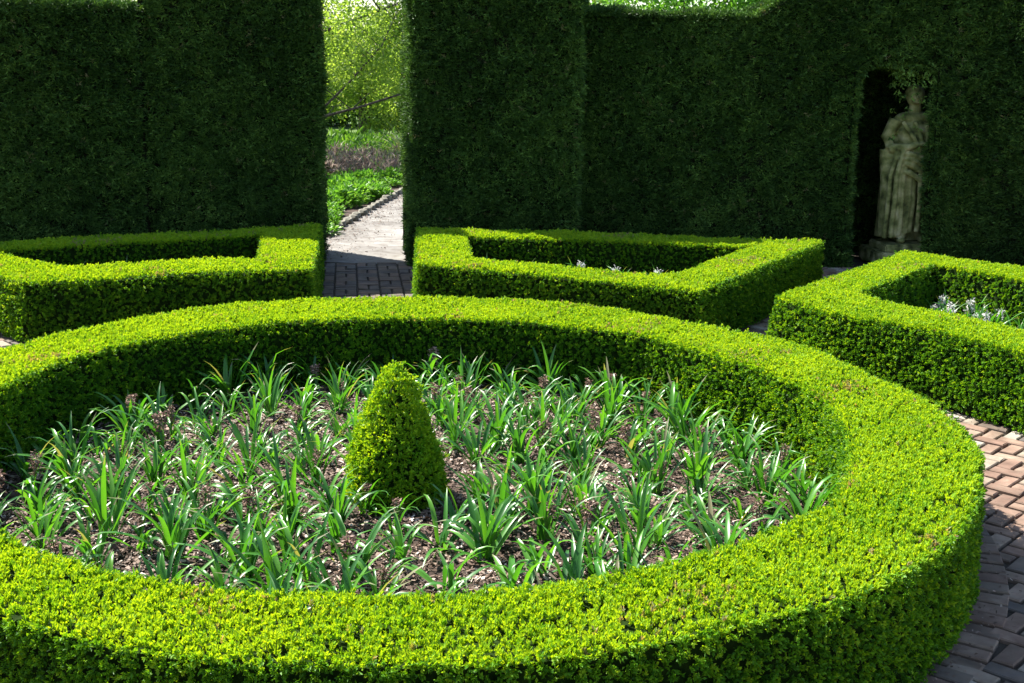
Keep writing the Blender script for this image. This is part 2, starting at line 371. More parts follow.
# cone topiary in the centre
def topiary():
    rng = np.random.default_rng(21)
    H = .78; zs = np.array([0, .08, .22, .36, .5, .62, .72, .79, .83]); rs = np.array([.265, .285, .27, .232, .18, .135, .095, .055, .006])
    zs = zs * .95
    P = Parts()
    a = np.linspace(0, 2 * np.pi, 25)[:-1]
    def q(ins):
        Q = []
        for i in range(len(zs) - 1):
            for j in range(24):
                j2 = (j + 1) % 24
                g = lambda ii, jj: (max(rs[ii] - ins, .003) * math.cos(a[jj]), max(rs[ii] - ins, .003) * math.sin(a[jj]), zs[ii] - (ins if ii else 0))
                Q.append([g(i, j), g(i, j2), g(i + 1, j2), g(i + 1, j)])
        return np.array(Q)
    P.add(*quads_mesh(q(.05)), 0, 1)
    p, nn, idx, u, v = sample_quads(q(0), np.full(8 * 24, 3600.), rng)
    nn = nn * np.sign((nn[:, :2] * p[:, :2]).sum(1))[:, None]
    p0 = p + np.array([3, 5, 0])
    off = .032 * lump(p0, 3.1) + .02 * lump(p0, 8) - rng.exponential(.012, len(p)) + np.where(rng.random(len(p)) < .1, rng.uniform(0, .03, len(p)), 0)
    p = p + nn * off[:, None]; nn = nrm(nn + np.array([0, 0, .7]))
    tone = np.clip(.74 + .1 * lump(p0, 4) + rng.normal(0, .1, len(p)), .2, .9)
    V, F, tt = leaves(p, nn, 9, .019, .0105, .7, tone, rng, stalk=.6, jit=.16); P.add(V, F, np.clip(tt, .05, .9), 0)
    o = P.build('cone_topiary', [M_box, M_core]); o.location = (C0[0] - .065, C0[1] - .09, .02)
    tag(o, 'small clipped box cone standing in the middle of the round bed', 'topiary')
topiary()

# ------------------------------------------------------------------ tall yew hedges
def yew_section(parent, quads, dens, seed, name='hedge_section', core_in=.06, label=None, extra=None):
    """quads: list of 4 corners (outward side gets leaves); core is the same skin pushed inwards"""
    rng = np.random.default_rng(seed); P = Parts()
    Q = np.array([q[:4] for q in quads], float); N = np.array([q[4] for q in quads], float)
    N = nrm(N)
    cen = Q.reshape(-1, 3).mean(0)
    Qc = Q.copy()
    qc = Q.mean(1, keepdims=True); Qc = qc + (Q - qc) * (1 + .055 / np.maximum(np.linalg.norm(Q - qc, axis=2, keepdims=True), .3))
    Qc -= N[:, None] * core_in
    Qc[np.abs(N[:, 2]) < .5, 2:, 2] -= .1
    P.add(*quads_mesh(Qc), 0, 1)
    p, _, idx, u, v = sample_quads(Q, np.array([q[5] if len(q) > 5 else dens for q in quads], float), rng)
    nn = N[idx]
    vert = np.abs(nn[:, 2]) < .5
    # clumpy surface, slight horizontal layering
    off = .06 * lump(p, .9) + .045 * lump(p * np.array([1, 1, 1.6]), 3.1) + .02 * lump(p * np.array([1, 1, 2.2]), 8) - rng.exponential(.02, len(p)) + np.where(rng.random(len(p)) < .04, rng.uniform(0, .05, len(p)), 0)
    p = p + nn * off[:, None]
    nn = nrm(nn + np.array([0, 0, .15]) + np.where(vert, 1, 0)[:, None] * np.array([0, 0, .05]))
    tone = .40 + .2 * lump(p, 1.3) + .12 * lump(p, 4.7) + rng.normal(0, .2, len(p))
    tone = np.clip(tone, .03, .88); tone[rng.random(len(p)) < .006] = .97; tone[(lump(p + 1.7, 3.3) > .8) & (rng.random(len(p)) < .12)] = .97  # clustered pale leaves paint in specks of light through thin spots
    V, F, tt = leaves(p, nn, 8, .055, .0135, .75, tone, rng, flat=.45, jit=.22)
    tt = np.where(np.repeat(tone, 8) > .93, .97, np.clip(tt, .02, .9))
    P.add(V, F, tt, 0)
    if extra: P.add(*extra, 0)
    o = P.build(name, [M_yew, M_yewcore], parent)
    if label: o['label'] = label
    return o
def wall_quads(a, b, z0, z1, normal, dens=None, step=.6):
    """vertical face between plan points a,b"""
    a, b = np.array(a, float), np.array(b, float); q = [(a[0], a[1], z0), (b[0], b[1], z0), (b[0], b[1], z1), (a[0], a[1], z1)]
    n = (normal[0], normal[1], 0)
    return (*[np.array(c) for c in q], np.array(n), dens) if dens else (*[np.array(c) for c in q], np.array(n))
def mkq(c, n, d): return (*[np.array(x, float) for x in c], np.array(n, float), d)
def block(fa, fb, ba, bb, z1, ds, z0=0.0, dtop=900):
    """prism: front a->b, back a->b; ds = densities front, back, a-end, b-end, (top)"""
    fa, fb, ba, bb = [np.array(x, float) for x in (fa, fb, ba, bb)]
    def face(a, b, ref, d):
        t = b - a; n = np.array([t[1], -t[0]]); m = (a + b) / 2 - ref; n = n * np.sign(n @ m)
        return mkq([(*a, z0), (*b, z0), (*b, z1), (*a, z1)], (*n, 0), d)
    c = (fa + fb + ba + bb) / 4
    Q = [face(fa, fb, c, ds[0]), face(ba, bb, c, ds[1]), face(fa, ba, c, ds[2]), face(fb, bb, c, ds[3])]
    Q.append(mkq([(*fa, z1), (*fb, z1), (*bb, z1), (*ba, z1)], (0, 0, 1), ds[4] if len(ds) > 4 else dtop))
    return Q
D = 1500
LHh = 3.3
hl = empty('tall_yew_hedge', (0, 0, 0)); tag(hl, 'very tall dark yew hedge wall left of the opening', 'hedge', 'tall clipped yew hedges enclosing the garden')
yew_section(hl, block((-4.25, 14.0), (-2.37, 14.62), (-4.55, 15.15), (-2.62, 15.75), 3.45, (D, 250, 100, D)), D, 31)
yew_section(hl, block((-9.2, 11.25), (-4.29, 13.93), (-9.8, 12.4), (-4.55, 15.05), 2.99, (D, 250, 100, 100, 1500)), D, 32)
hr = empty('tall_yew_hedge', (0, 0, 0)); tag(hr, 'tall dark yew hedge right of the opening with an arched statue niche', 'hedge', 'tall clipped yew hedges enclosing the garden')
yew_section(hr, block((-1.21, 14.45), (.72, 14.5), (-1.43, 15.75), (.80, 15.7), 3.75, (D, 250, 1900, 900)), D, 33, label='tall square pier of clipped yew beside the opening')
# lower stretch whose top swoops up to the right
def swoop(x):
    if x < 2.75: return 3.045
    return 3.045 + min(.85, .55 * (x - 2.75) ** 1.6 * 1.5)
Q = []
xs = np.concatenate([np.arange(.75, 2.75, .32), np.arange(2.75, 4.3, .13)]); xs[-1] = 4.17
yl = lambda x: 14.95 + .0 * x
for a, b in zip(xs[:-1], xs[1:]):
    za, zb = swoop(a), swoop(b)
    Q.append(mkq([(a, yl(a), 0), (b, yl(b), 0), (b, yl(b), zb), (a, yl(a), za)], (0, -1, 0), D))
    Q.append(mkq([(a, 16.05, 0), (b, 16.05, 0), (b, 16.05, zb), (a, 16.05, za)], (0, 1, 0), 200))
    Q.append(mkq([(a, yl(a), za), (b, yl(b), zb), (b, 16.05, zb), (a, 16.05, za)], (-(zb - za), 0, b - a), 1700))
yew_section(hr, Q, D, 34, label='lower stretch of yew hedge with a swooping top')
# niche
nl, nr_, nz = 4.17, 5.06, 2.47
Q = [mkq([(nl, 14.95, 0), (nl, 16.3, 0), (nl, 16.3, nz), (nl, 14.95, nz)], (1, 0, 0), 900),
     mkq([(nr_ + .09, 14.95, 0), (5.5, 15.6, 0), (5.5, 15.6, nz), (nr_, 14.95, nz)], (-1, .5, 0), 900),
     mkq([(5.5, 15.6, 0), (5.5, 16.3, 0), (5.5, 16.3, nz), (5.5, 15.6, nz)], (-1, 0, 0), 600),
     mkq([(nl, 16.3, 0), (5.5, 16.3, 0), (5.5, 16.3, nz + .4), (nl, 16.3, nz + .4)], (0, -1, 0), 900)]
zt = 3.35
ar = [(nl, 2.4), (nl + .12, 2.5), (nl + .4, 2.53), (nr_ - .3, 2.48), (nr_ - .1, 2.44), (nr_, 2.38)]
for (xa, za), (xb, zb) in zip(ar[:-1], ar[1:]):
    Q.append(mkq([(xa, 14.95, za), (xb, 14.95, zb), (xb, 14.95, zt), (xa, 14.95, zt)], (0, -1, 0), D))
    Q.append(mkq([(xa, 14.95, za), (xb, 14.95, zb), (xb, 16.3, zb + .02), (xa, 16.3, za + .02)], ((zb - za), 0, -(xb - xa)), 900))
Q.append(mkq([(nl, 14.95, zt), (5.6, 14.95, zt), (5.6, 16.4, zt), (nl, 16.4, zt)], (0, 0, 1), 400))
Q.append(mkq([(nl, 16.45, 0), (5.6, 16.45, 0), (5.6, 16.45, zt), (nl, 16.45, zt)], (0, 1, 0), 200))
rg = np.random.default_rng(77); n = 125     # loose sprays hanging in front of the statue's head
p = np.c_[rg.uniform(4.62, 5.08, n), rg.uniform(14.9, 15.25, n), 2.5 - rg.exponential(.16, n)]
V, F, T = leaves(p, np.tile([[0, -.4, -.8]], (n, 1)), 6, .05, .018, .8, np.clip(rg.normal(.75, .2, n), 0, .9), rg)
yew_section(hr, Q, D, 35, extra=(V, F, np.clip(T, 0, .9)), name='niche_section', label='arched niche cut into the yew hedge')
Q = [mkq([(nr_ + .09, 14.95, 0), (5.9, 14.95, 0), (5.9, 14.95, zt), (nr_, 14.95, zt)], (0, -1, 0), D),
     mkq([(5.6, 15.13, 0), (8.3, 11.9, 0), (8.3, 11.9, 4), (5.6, 15.13, 4)], (-.77, -.64, 0), D),
     mkq([(5.6, 16.0, 0), (7.1, 15.6, 0), (9.4, 12.6, 0), (8.3, 11.9, 0)], (0, 0, -1), 1),
     mkq([(nr_, 14.95, zt), (5.75, 14.95, zt), (7.1, 15.6, zt), (5.4, 16.3, zt)], (0, 0, 1), 500),
     mkq([(5.75, 14.95, 4), (8.3, 11.9, 4), (9.4, 12.6, 4), (7.1, 15.6, 4)], (0, 0, 1), 500),
     mkq([(7.1, 15.6, 0), (9.4, 12.6, 0), (9.4, 12.6, 4), (7.1, 15.6, 4)], (.77, .64, 0), 200)]
yew_section(hr, Q, D, 36, label='yew hedge turning forward at the right, its face catching the sun')

# ------------------------------------------------------------------ statue in the niche
def statue():
    t = empty('stone_statue', (5.04, 15.38, 0), R(8)); tag(t, 'weathered green grey stone statue of a draped figure standing in the hedge niche', 'statue')
    bm = bmesh.new()
    def ell(c, s, rot=(0, 0, 0)):
        m = Matrix.Translation(c) @ (Matrix.Rotation(rot[2], 4, 'Z') @ Matrix.Rotation(rot[1], 4, 'Y') @ Matrix.Rotation(rot[0], 4, 'X')) @ Matrix.Diagonal((*s, 1))
        bmesh.ops.create_icosphere(bm, subdivisions=3, radius=1, matrix=m)
    def limb(pts, rad, seg=12):
        V, F = tube(pts, rad, seg); vs_ = [bm.verts.new(v) for v in V]
        for f in F: bm.faces.new([vs_[i] for i in f])
        bm.faces.new(vs_[:seg][::-1]); bm.faces.new(vs_[-seg:])
    # body (faces -Y); total 1.98 m from sole to crown
    limb([(.05, 0, .92), (.03, .0, 1.06), (.0, 0, 1.2), (-.01, 0, 1.38), (-.01, .01, 1.5)], [.175, .155, .165, .185, .13])
    ell((-.01, 0, 1.54), (.22, .115, .085)); limb([(-.02, .0, 1.56), (-.03, -.02, 1.70)], [.068, .06])
    ell((-.04, -.03, 1.80), (.082, .10, .122), (.12, 0, .3)); ell((-.03, .015, 1.83), (.10, .105, .115))
    ell((-.06, -.128, 1.79), (.014, .026, .022)); ell((-.055, -.105, 1.745), (.045, .03, .03))
    # right side leg (viewer's right) bare below the knee, other under cloth
    limb([(.12, 0, .95), (.15, -.05, .72), (.155, -.07, .52), (.15, -.02, .3), (.155, .02, .09)], [.135, .115, .075, .075, .045])
    ell((.165, -.06, .045), (.05, .13, .045)); ell((-.10, -.12, .045), (.05, .13, .045), (0, 0, -.3))
    limb([(-.06, 0, .95), (-.10, -.04, .6), (-.10, -.02, .1)], [.15, .12, .07])
    # arms: one bent across the waist holding cloth, one hanging
    limb([(-.21, .0, 1.52), (-.29, .02, 1.30), (-.27, -.06, 1.17)], [.075, .062, .058]); limb([(-.27, -.06, 1.17), (-.12, -.18, 1.20), (-.03, -.2, 1.23)], [.06, .045, .035])
    ell((-.0, -.21, 1.235), (.055, .03, .03), (0, -.3, 0))
    for f in range(4): limb([(.02, -.21, 1.25 - f * .018), (.06, -.22, 1.235 - f * .018), (.05, -.24, 1.21 - f * .018)], [.011, .010, .008], 6)
    limb([(.20, .0, 1.52), (.27, .0, 1.3), (.28, -.03, 1.08)], [.072, .06, .052]); limb([(.28, -.03, 1.08), (.27, -.09, .93), (.26, -.1, .84)], [.05, .04, .034])
    ell((.26, -.11, .79), (.036, .03, .055))
    for f in range(4): limb([(.235 + f * .017, -.115, .76), (.232 + f * .018, -.12, .72), (.23 + f * .018, -.105, .695)], [.010, .009, .008], 6)
    # drapery: a bundle of vertical folds, swag at the hip, hanging end on the right
    rr = random.Random(4)
    for i in range(9):
        x = -.29 + i * .045; y = -.13 - .035 * (i % 2) - .03 * math.sin(i * 1.0) + rr.uniform(-.012, .012)
        limb([(x * .75 + .01, y * .9, 1.17 - .012 * i), (x * .95, y, .85), (x + .01, y - .01, .5), (x * .98 + rr.uniform(-.01, .01), y - .015, .2 + .02 * (i % 3)), (x * 1., y - .01, .07 + .012 * i)], [.026, .026, .027, .03, .026], 8)
    limb([(-.29, .0, 1.16), (-.25, -.03, .7), (-.24, -.03, .08)], [.07, .08, .08]); limb([(-.15, -.03, 1.12), (-.15, -.04, .6), (-.15, -.04, .08)], [.12, .14, .14])
    for k, (z0, z1) in enumerate(((1.14, .98), (1.08, .88), (1.02, .74), (.92, .62))):
        limb([(-.28, -.05, z0), (-.1, -.19, z0 - .03), (.06, -.20, (z0 + z1) / 2), (.2, -.12, z1)], [.03, .036, .034, .028], 8)
    for i in range(4):
        x = .19 + i * .035; limb([(x, -.10, 1.02), (x + .01, -.12, .8), (x + .015 * i, -.10, .55 + .05 * i)], [.026, .028, .02], 8)
    for i in range(3): limb([(-.19 + i * .13, -.13, 1.5), (-.09 + i * .08, -.185, 1.32), (-.02 + i * .05, -.17, 1.2)], [.022, .025, .025], 8)
    limb([(-.14, .06, 1.5), (-.17, .1, 1.1), (-.18, .09, .5), (-.18, .08, .06)], [.05, .10, .11, .12]); limb([(.12, .09, 1.5), (.12, .12, 1.0), (.13, .1, .5), (.14, .09, .06)], [.1, .12, .11, .12])
    # tree stump support
    limb([(.02, .1, .02), (.03, .1, .4), (.04, .08, .7)], [.14, .11, .09])
    me = bpy.data.meshes.new('tmp'); bm.to_mesh(me); bm.free()
    o = bpy.data.objects.new('figure', me); col.objects.link(o)
    m = o.modifiers.new('r', 'REMESH'); m.mode = 'VOXEL'; m.voxel_size = .008
    s = o.modifiers.new('s', 'SMOOTH'); s.iterations = 1; s.factor = .5
    dg = bpy.context.evaluated_depsgraph_get(); me2 = bpy.data.meshes.new_from_object(o.evaluated_get(dg))
    o.modifiers.clear(); o.data = me2
    for p_ in me2.polygons: p_.use_smooth = True
    me2.materials.clear(); me2.materials.append(M_statue)
    o.parent = t; o.location = (0, 0, .27); o.scale = (1.24, 1.1, 1.02)
    # rough rocky plinth
    bm = bmesh.new()
    for c, s in (((0, 0, .09), (.92, .72, .18)), ((-.02, -.02, .225), (.72, .54, .1))):
        bmesh.ops.create_cube(bm, size=1, matrix=Matrix.Translation(c) @ Matrix.Diagonal((*s, 1)))
    bmesh.ops.bevel(bm, geom=bm.edges[:], offset=.018, segments=2, affect='EDGES')
    bmesh.ops.subdivide_edges(bm, edges=[e for e in bm.edges if e.calc_length() > .2], cuts=5, use_grid_fill=True)
    for v in bm.verts:
        v.co += Vector((math.sin(v.co.y * 21 + v.co.z * 13), math.sin(v.co.x * 19 + 2), 0.5 * math.sin(v.co.x * 11 + v.co.y * 17))) * .009
    me = bpy.data.meshes.new('plinth'); bm.to_mesh(me); bm.free(); me.materials.append(M_statue)
    pl = bpy.data.objects.new('plinth', me); col.objects.link(pl); pl.parent = t
statue()

# ------------------------------------------------------------------ strappy bulb plants
def strap_mesh(seed, n=15, L=.36, W=.022, dry=.1, upright=1.0):
    r = random.Random(seed); V = []; F = []; T = []
    for i in range(n):
        az = r.uniform(0, 2 * math.pi); l = L * r.uniform(.6, 1.15); wd = W * r.uniform(.75, 1.2)
        tilt = r.uniform(.08, .95) / upright ** .6; bend = r.uniform(.5, 2.6) / upright * (1 if r.random() < .7 else 1.4)
        bx, by = r.uniform(-.035, .035), r.uniform(-.035, .035)
        d = np.array([math.cos(az), math.sin(az), 0]); s = np.array([-math.sin(az), math.cos(az), 0]); tw = r.uniform(-.5, .5)
        p = np.array([bx, by, -.01]); a = tilt; seg = 7; base = len(V); kink = r.random() < .18
        tn = r.uniform(.1, .8); isdry = r.random() < dry
        for k in range(seg + 1):
            t = k / seg
            ww = wd * (0.55 + .9 * t if t < .4 else .91 * (1 - ((t - .4) / .6) ** 2.2) + .03)
            fw = d * math.sin(a) + np.array([0, 0, 1]) * math.cos(a)
            upn = -d * math.cos(a) + np.array([0, 0, 1]) * math.sin(a)
            ss = s * math.cos(tw * t) + upn * math.sin(tw * t)
            V += [p - ss * ww / 2 + upn * ww * .22, p, p + ss * ww / 2 + upn * ww * .22]
            p = p + fw * l / seg; a += bend / seg * (.3 + 1.9 * t * t)
            if kink and k == 4: a += r.uniform(.6, 1.3)
            if k:
                b = base + (k - 1) * 3
                for c in (0, 1):
                    F.append([b + c, b + c + 1, b + c + 4, b + c + 3])
                    T.append(.95 if isdry else (.93 if t > .93 and r.random() < .35 else tn * .85 + r.uniform(-.03, .03)))
    return np.array(V), np.array(F), np.array(T)
def stalk_mesh(seed, h=.3, white=False):
    r = random.Random(seed); P = Parts(); rg = np.random.default_rng(seed)
    lean = (r.uniform(-.05, .05), r.uniform(-.05, .05))
    pts = [(0, 0, 0), (lean[0] * .4, lean[1] * .4, h * .5), (lean[0], lean[1], h)]
    V, F = tube(pts, [.005, .0045, .003], 5); P.add(V, F, .4, 0)
    n = 44; zz = rg.uniform(h * .55, h * 1.02, n); a = rg.uniform(0, 6.28, n)
    p = np.c_[np.full(n, lean[0] * .85) + .012 * np.cos(a), np.full(n, lean[1] * .85) + .012 * np.sin(a), zz]
    nn = nrm(np.c_[np.cos(a), np.sin(a), np.full(n, .1)])
    V, F, T = leaves(p, nn, 3, .024 if white else .024, .012 if white else .012, .7, np.full(n, .5), rg); P.add(V, F, np.clip(rg.random(len(F)), 0, 1), 1)
    return P
strap_src = []
for i in range(10):
    V, F, T = strap_mesh(100 + i, n=[14, 17, 12, 18, 15, 13, 17, 16, 11, 19][i], dry=.03, W=.028, L=[.36, .40, .33, .38, .42, .35, .37, .34, .39, .41][i], upright=[1, 1.3, .9, 1.1, 1.5, .85, 1.2, 1, .8, 1.25][i])
    o = mesh_np('leaf_tuft', V, F, [M_strap], tone=T, smooth=True)
    st = stalk_mesh(200 + i, h=.22 + .025 * (i % 4)).build('withered_flower_stalk', [M_strap, M_dry]) if i % 2 == 0 else None
    col.objects.unlink(o)
    if st: col.objects.unlink(st)
    strap_src.append((o, st))
rr = random.Random(5); pts = []
def ok(x, y, dmin): return all((x - a) ** 2 + (y - b) ** 2 > dmin * dmin for a, b in pts)
# clumps read off the photograph first
for x, y in [(-.60, 5.98), (.45, 4.95), (.72, 6.35), (1.42, 6.75), (1.50, 8.0), (-.05, 8.55), (.9, 7.95)]: pts.append((x, y))
tries = 0
while len(pts) < 220 and tries < 60000:
    tries += 1
    r_ = 2.28 * math.sqrt(rr.random()); t_ = rr.uniform(0, 2 * math.pi); x, y = C0[0] + r_ * math.cos(t_), C0[1] + r_ * math.sin(t_)
    if math.hypot(x - C0[0], y - C0[1]) < .42: continue
    if ok(x, y, .236): pts.append((x, y))
zones = [('strap leaf clump in the right part of the round bed', 'strap leaf clumps right of the cone topiary'),
         ('strap leaf clump behind the cone topiary', 'strap leaf clumps behind the cone topiary'),
         ('strap leaf clump in the left part of the round bed', 'strap leaf clumps left of the cone topiary'),
         ('strap leaf clump between cone topiary and near hedge', 'strap leaf clumps in front of the cone topiary')]
placed = {}
special = {0: 'strap leaf clump directly in front of the cone topiary, partly covering its foot'}
for i, (x, y) in enumerate(pts):
    a = math.degrees(math.atan2(y - C0[1], x - C0[0])) % 360
    z = 0 if (a < 45 or a > 315) else 1 if a < 135 else 2 if a < 225 else 3
    src, stk = strap_src[rr.randrange(10)]
    has = stk is not None and rr.random() < .5
    e = empty('strap_leaf_plant', (x, y, .035), rr.uniform(0, 6.28)); e.scale = [rr.uniform(.72, 1.15)] * 3
    lab = zones[z][0] + (', with withered flower stalk' if has else ', leaves only')
    tag(e, special.get(i, lab), 'plant', 'strap leaf clumps in the round bed')
    if i not in special: e['group'] = zones[z][1] + (', with withered stalks' if has else ', leaves only')
    c = src.copy(); col.objects.link(c); c.parent = e
    if has: c = stk.copy(); col.objects.link(c); c.parent = e
# white hyacinths in the framed beds
V, F, T = strap_mesh(300, n=12, L=.29, W=.022, dry=0, upright=1.8); hy = mesh_np('leaf_tuft', V, F, [M_strap], tone=T, smooth=True)
hs = stalk_mesh(301, .22).build('flower_spike', [M_strap, M_white]); col.objects.unlink(hy); col.objects.unlink(hs)
for bi, (poly, n, lab, top_) in enumerate(((bedX_i, 80, 'white hyacinth in the box framed bed at the right edge', .3), (bedR_i, 22, 'small white flower in the framed bed right of the opening', .25), (bedL_i, 12, 'small white flower in the framed bed left of the opening', .25))):
    q = []; g = 0; lo, hi = poly.min(0), poly.max(0); cen = poly.mean(0); pin = cen + (poly - cen) * .86
    while len(q) < n and g < 4000:
        g += 1; x, y = rr.uniform(lo[0], hi[0]), rr.uniform(lo[1], hi[1])
        if inside(pin, np.array([[x, y]]))[0] and all((x - a) ** 2 + (y - b) ** 2 > (.14 if bi == 0 else .17) ** 2 for a, b in q): q.append((x, y))
    for x, y in q:
        fl = rr.random() < (.5 if bi == 0 else .6)
        e = empty('hyacinth', (x, y, .06), rr.uniform(0, 6.28)); e.scale = [rr.uniform(.9, 1.25) + (.1 if bi else -.1)] * 3
        tag(e, lab if fl else lab.replace('white hyacinth', 'flowerless leaf tuft').replace('small white flower', 'flowerless leaf tuft'), 'plant', ('flowering' if fl else 'leafy') + ' bulbs in ' + ['the right edge bed', 'the bed right of the opening', 'the bed left of the opening'][bi])
        c = hy.copy(); col.objects.link(c); c.parent = e
        if fl: c = hs.copy(); col.objects.link(c); c.parent = e

# ------------------------------------------------------------------ garden beyond the opening
sheet('gravel_path', [(-2.6, 14.75), (-.9, 14.6), (-.5, 17), (0, 22), (.6, 30), (-.8, 31), (-1.75, 26), (-2.14, 22.1), (-2.45, 19), (-2.66, 16.4)], -.015, M_conc)
def rock(seed):
    r = random.Random(seed); bm = bmesh.new(); bmesh.ops.create_icosphere(bm, subdivisions=2, radius=1)
    for v in bm.verts:
        v.co = Vector((v.co.x * .17, v.co.y * .07, v.co.z * .075)) * (1 + .25 * math.sin(v.co.x * 3 + seed) * math.cos(v.co.y * 4 + seed)) ; v.co.z = min(v.co.z, .05)
        v.co += Vector((r.uniform(-1, 1), r.uniform(-1, 1), r.uniform(-1, 1))) * .008
    me = bpy.data.meshes.new('edging_stone'); bm.to_mesh(me); bm.free(); me.materials.append(M_stone); return me
rocks = [rock(i) for i in range(4)]
edge = [(-2.72, 15.6), (-2.7, 16.4), (-2.48, 19), (-2.18, 22.1), (-1.8, 26), (-1.2, 29)]
acc = 0
for (x0, y0), (x1, y1) in zip(edge[:-1], edge[1:]):
    Ls = math.hypot(x1 - x0, y1 - y0)
    while acc < Ls:
        t = acc / Ls; o = bpy.data.objects.new('edging_stone', rocks[rr.randrange(4)]); col.objects.link(o)
        o.location = (x0 + (x1 - x0) * t + rr.uniform(-.02, .02), y0 + (y1 - y0) * t, .02); o.rotation_euler = (0, rr.uniform(-.08, .08), math.atan2(y1 - y0, x1 - x0) + rr.uniform(-.15, .15)); o.scale = [rr.uniform(.85, 1.1)] * 3
        tag(o, 'rough pale edging stone in the row along the gravel path', 'stone', 'edging stones along the gravel path')
        acc += .34
    acc -= Ls
def strip(n):
    y = rng.uniform(14.7, 23, n); x = -2.62 + (y - 16.4) * .09 * (y > 16.4) + rng.exponential(.28, n)
    return np.c_[x, y][x < -.9]
V, F, T = chips(1500, strip, rng); V[:, 2] -= .042
tag(mesh_np('leaf_litter', V, F, [M_mulch], tone=T * .8), 'dry leaf litter scattered along the left side of the gravel path', 'leaf litter', kind='stuff')
def ringdirt(n):
    t = rng.uniform(-1.4, 2.2, n); r = 3.07 + rng.exponential(.10, n)
    a = np.c_[C0[0] + r * np.cos(t), C0[1] + r * np.sin(t)]
    b = np.c_[rng.uniform(2.2, 4.5, n // 4), rng.uniform(4, 9.5, n // 4)]
    return np.r_[a, b[~inside(bedX_o, b)]]
V, F, T = chips(1600, ringdirt, rng); V[:, 2] -= .03; c_ = V.reshape(-1, 4, 3).mean(1, keepdims=True); V = (c_ + (V.reshape(-1, 4, 3) - c_) * .55).reshape(-1, 3)
tag(mesh_np('hedge_clippings', V, F, [M_mulch], tone=T * .9), 'small dry hedge clippings scattered on the brick paving', 'clippings', kind='stuff')
sheet('planting_bed', [(-2.7, 15.9), (-2.45, 19), (-2.14, 22.1), (-1.75, 26), (-1.0, 31), (-12, 31), (-12, 15.9)], -.03, M_soil)
def clump_mesh(seed, rad, h, n, L, W, mat, name, upright=.5, k=5):
    rg = np.random.default_rng(seed); a = rg.uniform(0, 6.28, n); r_ = rad * np.sqrt(rg.random(n))
    p = np.c_[r_ * np.cos(a), r_ * np.sin(a), h * rg.random(n) ** .7 * (1 - .5 * (r_ / rad) ** 2)]
    nn = nrm(np.c_[np.cos(a) * r_ / rad, np.sin(a) * r_ / rad, np.full(n, upright)])
    V, F, T = leaves(p, nn, k, L, W, .7, np.clip(.5 + .3 * rg.normal(size=n), 0, 1), rg)
    o = mesh_np(name, V, F, [mat], tone=np.clip(T, 0, 1)); col.objects.unlink(o); return o
per = [clump_mesh(400 + i, .28, .30, 200, .085, .04, M_peren, 'leafy_perennial', .8) for i in range(3)]
pg = 0; pp = []
while len(pp) < 70 and pg < 5000:
    pg += 1; y = rr.uniform(16.6, 24.6); x = rr.uniform(-5.2, -2.75 + (y - 16) * .065 - .15)
    if x < -.24 * y - .9: continue
    if all((x - a) ** 2 + (y - b) ** 2 > .4 ** 2 for a, b in pp): pp.append((x, y))
for x, y in pp:
    o = per[rr.randrange(3)].copy(); col.objects.link(o); o.location = (x, y, -.02); s = rr.uniform(.7, 1.25); o.scale = (s, s, s * rr.uniform(.4, 1.1)); o.rotation_euler = (0, 0, rr.uniform(0, 6))
    tag(o, 'bright green leafy perennial in the border beside the gravel path', 'plant', 'perennials in the border beyond the opening')
# dark red flower clump
o = clump_mesh(431, .2, .3, 60, .1, .06, M_plum, 'red_leaved_plant', .8); col.objects.link(o); o.location = (-3.62, 22.6, .25)
tag(o, 'small dark red leaved plant in the border beyond the opening', 'plant')
# plum brown stems band
rg = np.random.default_rng(44); n = 1500
p = np.c_[rg.uniform(-8, -2.2, n), rg.uniform(24.3, 27.5, n), np.zeros(n)]
p[:, 2] = rg.uniform(0, .42, n)
V, F, T = leaves(p, np.tile([[0, 0, 1.]], (n, 1)), 5, .15, .03, .8, np.clip(.5 + .3 * rg.normal(size=n), 0, 1), rg)
tag(mesh_np('dry_plum_stems', V, F, [M_plum], tone=np.clip(T, 0, 1)), 'mass of plum brown dry stems behind the green border', 'undergrowth', kind='stuff')
n = 7000; p = np.c_[rg.uniform(-12, 5, n), rg.uniform(27.3, 34, n), rg.uniform(0, .3, n)]
V, F, T = leaves(p, np.tile([[0, 0, 1.]], (n, 1)), 4, .2, .07, .8, np.clip(.5 + .25 * rg.normal(size=n), 0, 1), rg)
tag(mesh_np('undergrowth', V, F, [M_shrub], tone=np.clip(T, 0, 1)), 'low green undergrowth below the far trees', 'undergrowth', kind='stuff')
# ornamental grass fountain
r = random.Random(9); Vs, Fs, Ts = [], [], []; off = 0
V, F, T = strap_mesh(500, n=170, L=1.5, W=.03, dry=0, upright=1.1)
V *= .8
o = mesh_np('ornamental_grass', V, F, [M_grassy], tone=T, smooth=True); o.location = (-2.45, 27.2, 0); tag(o, 'pale arching ornamental grass at the far end of the path', 'grass')

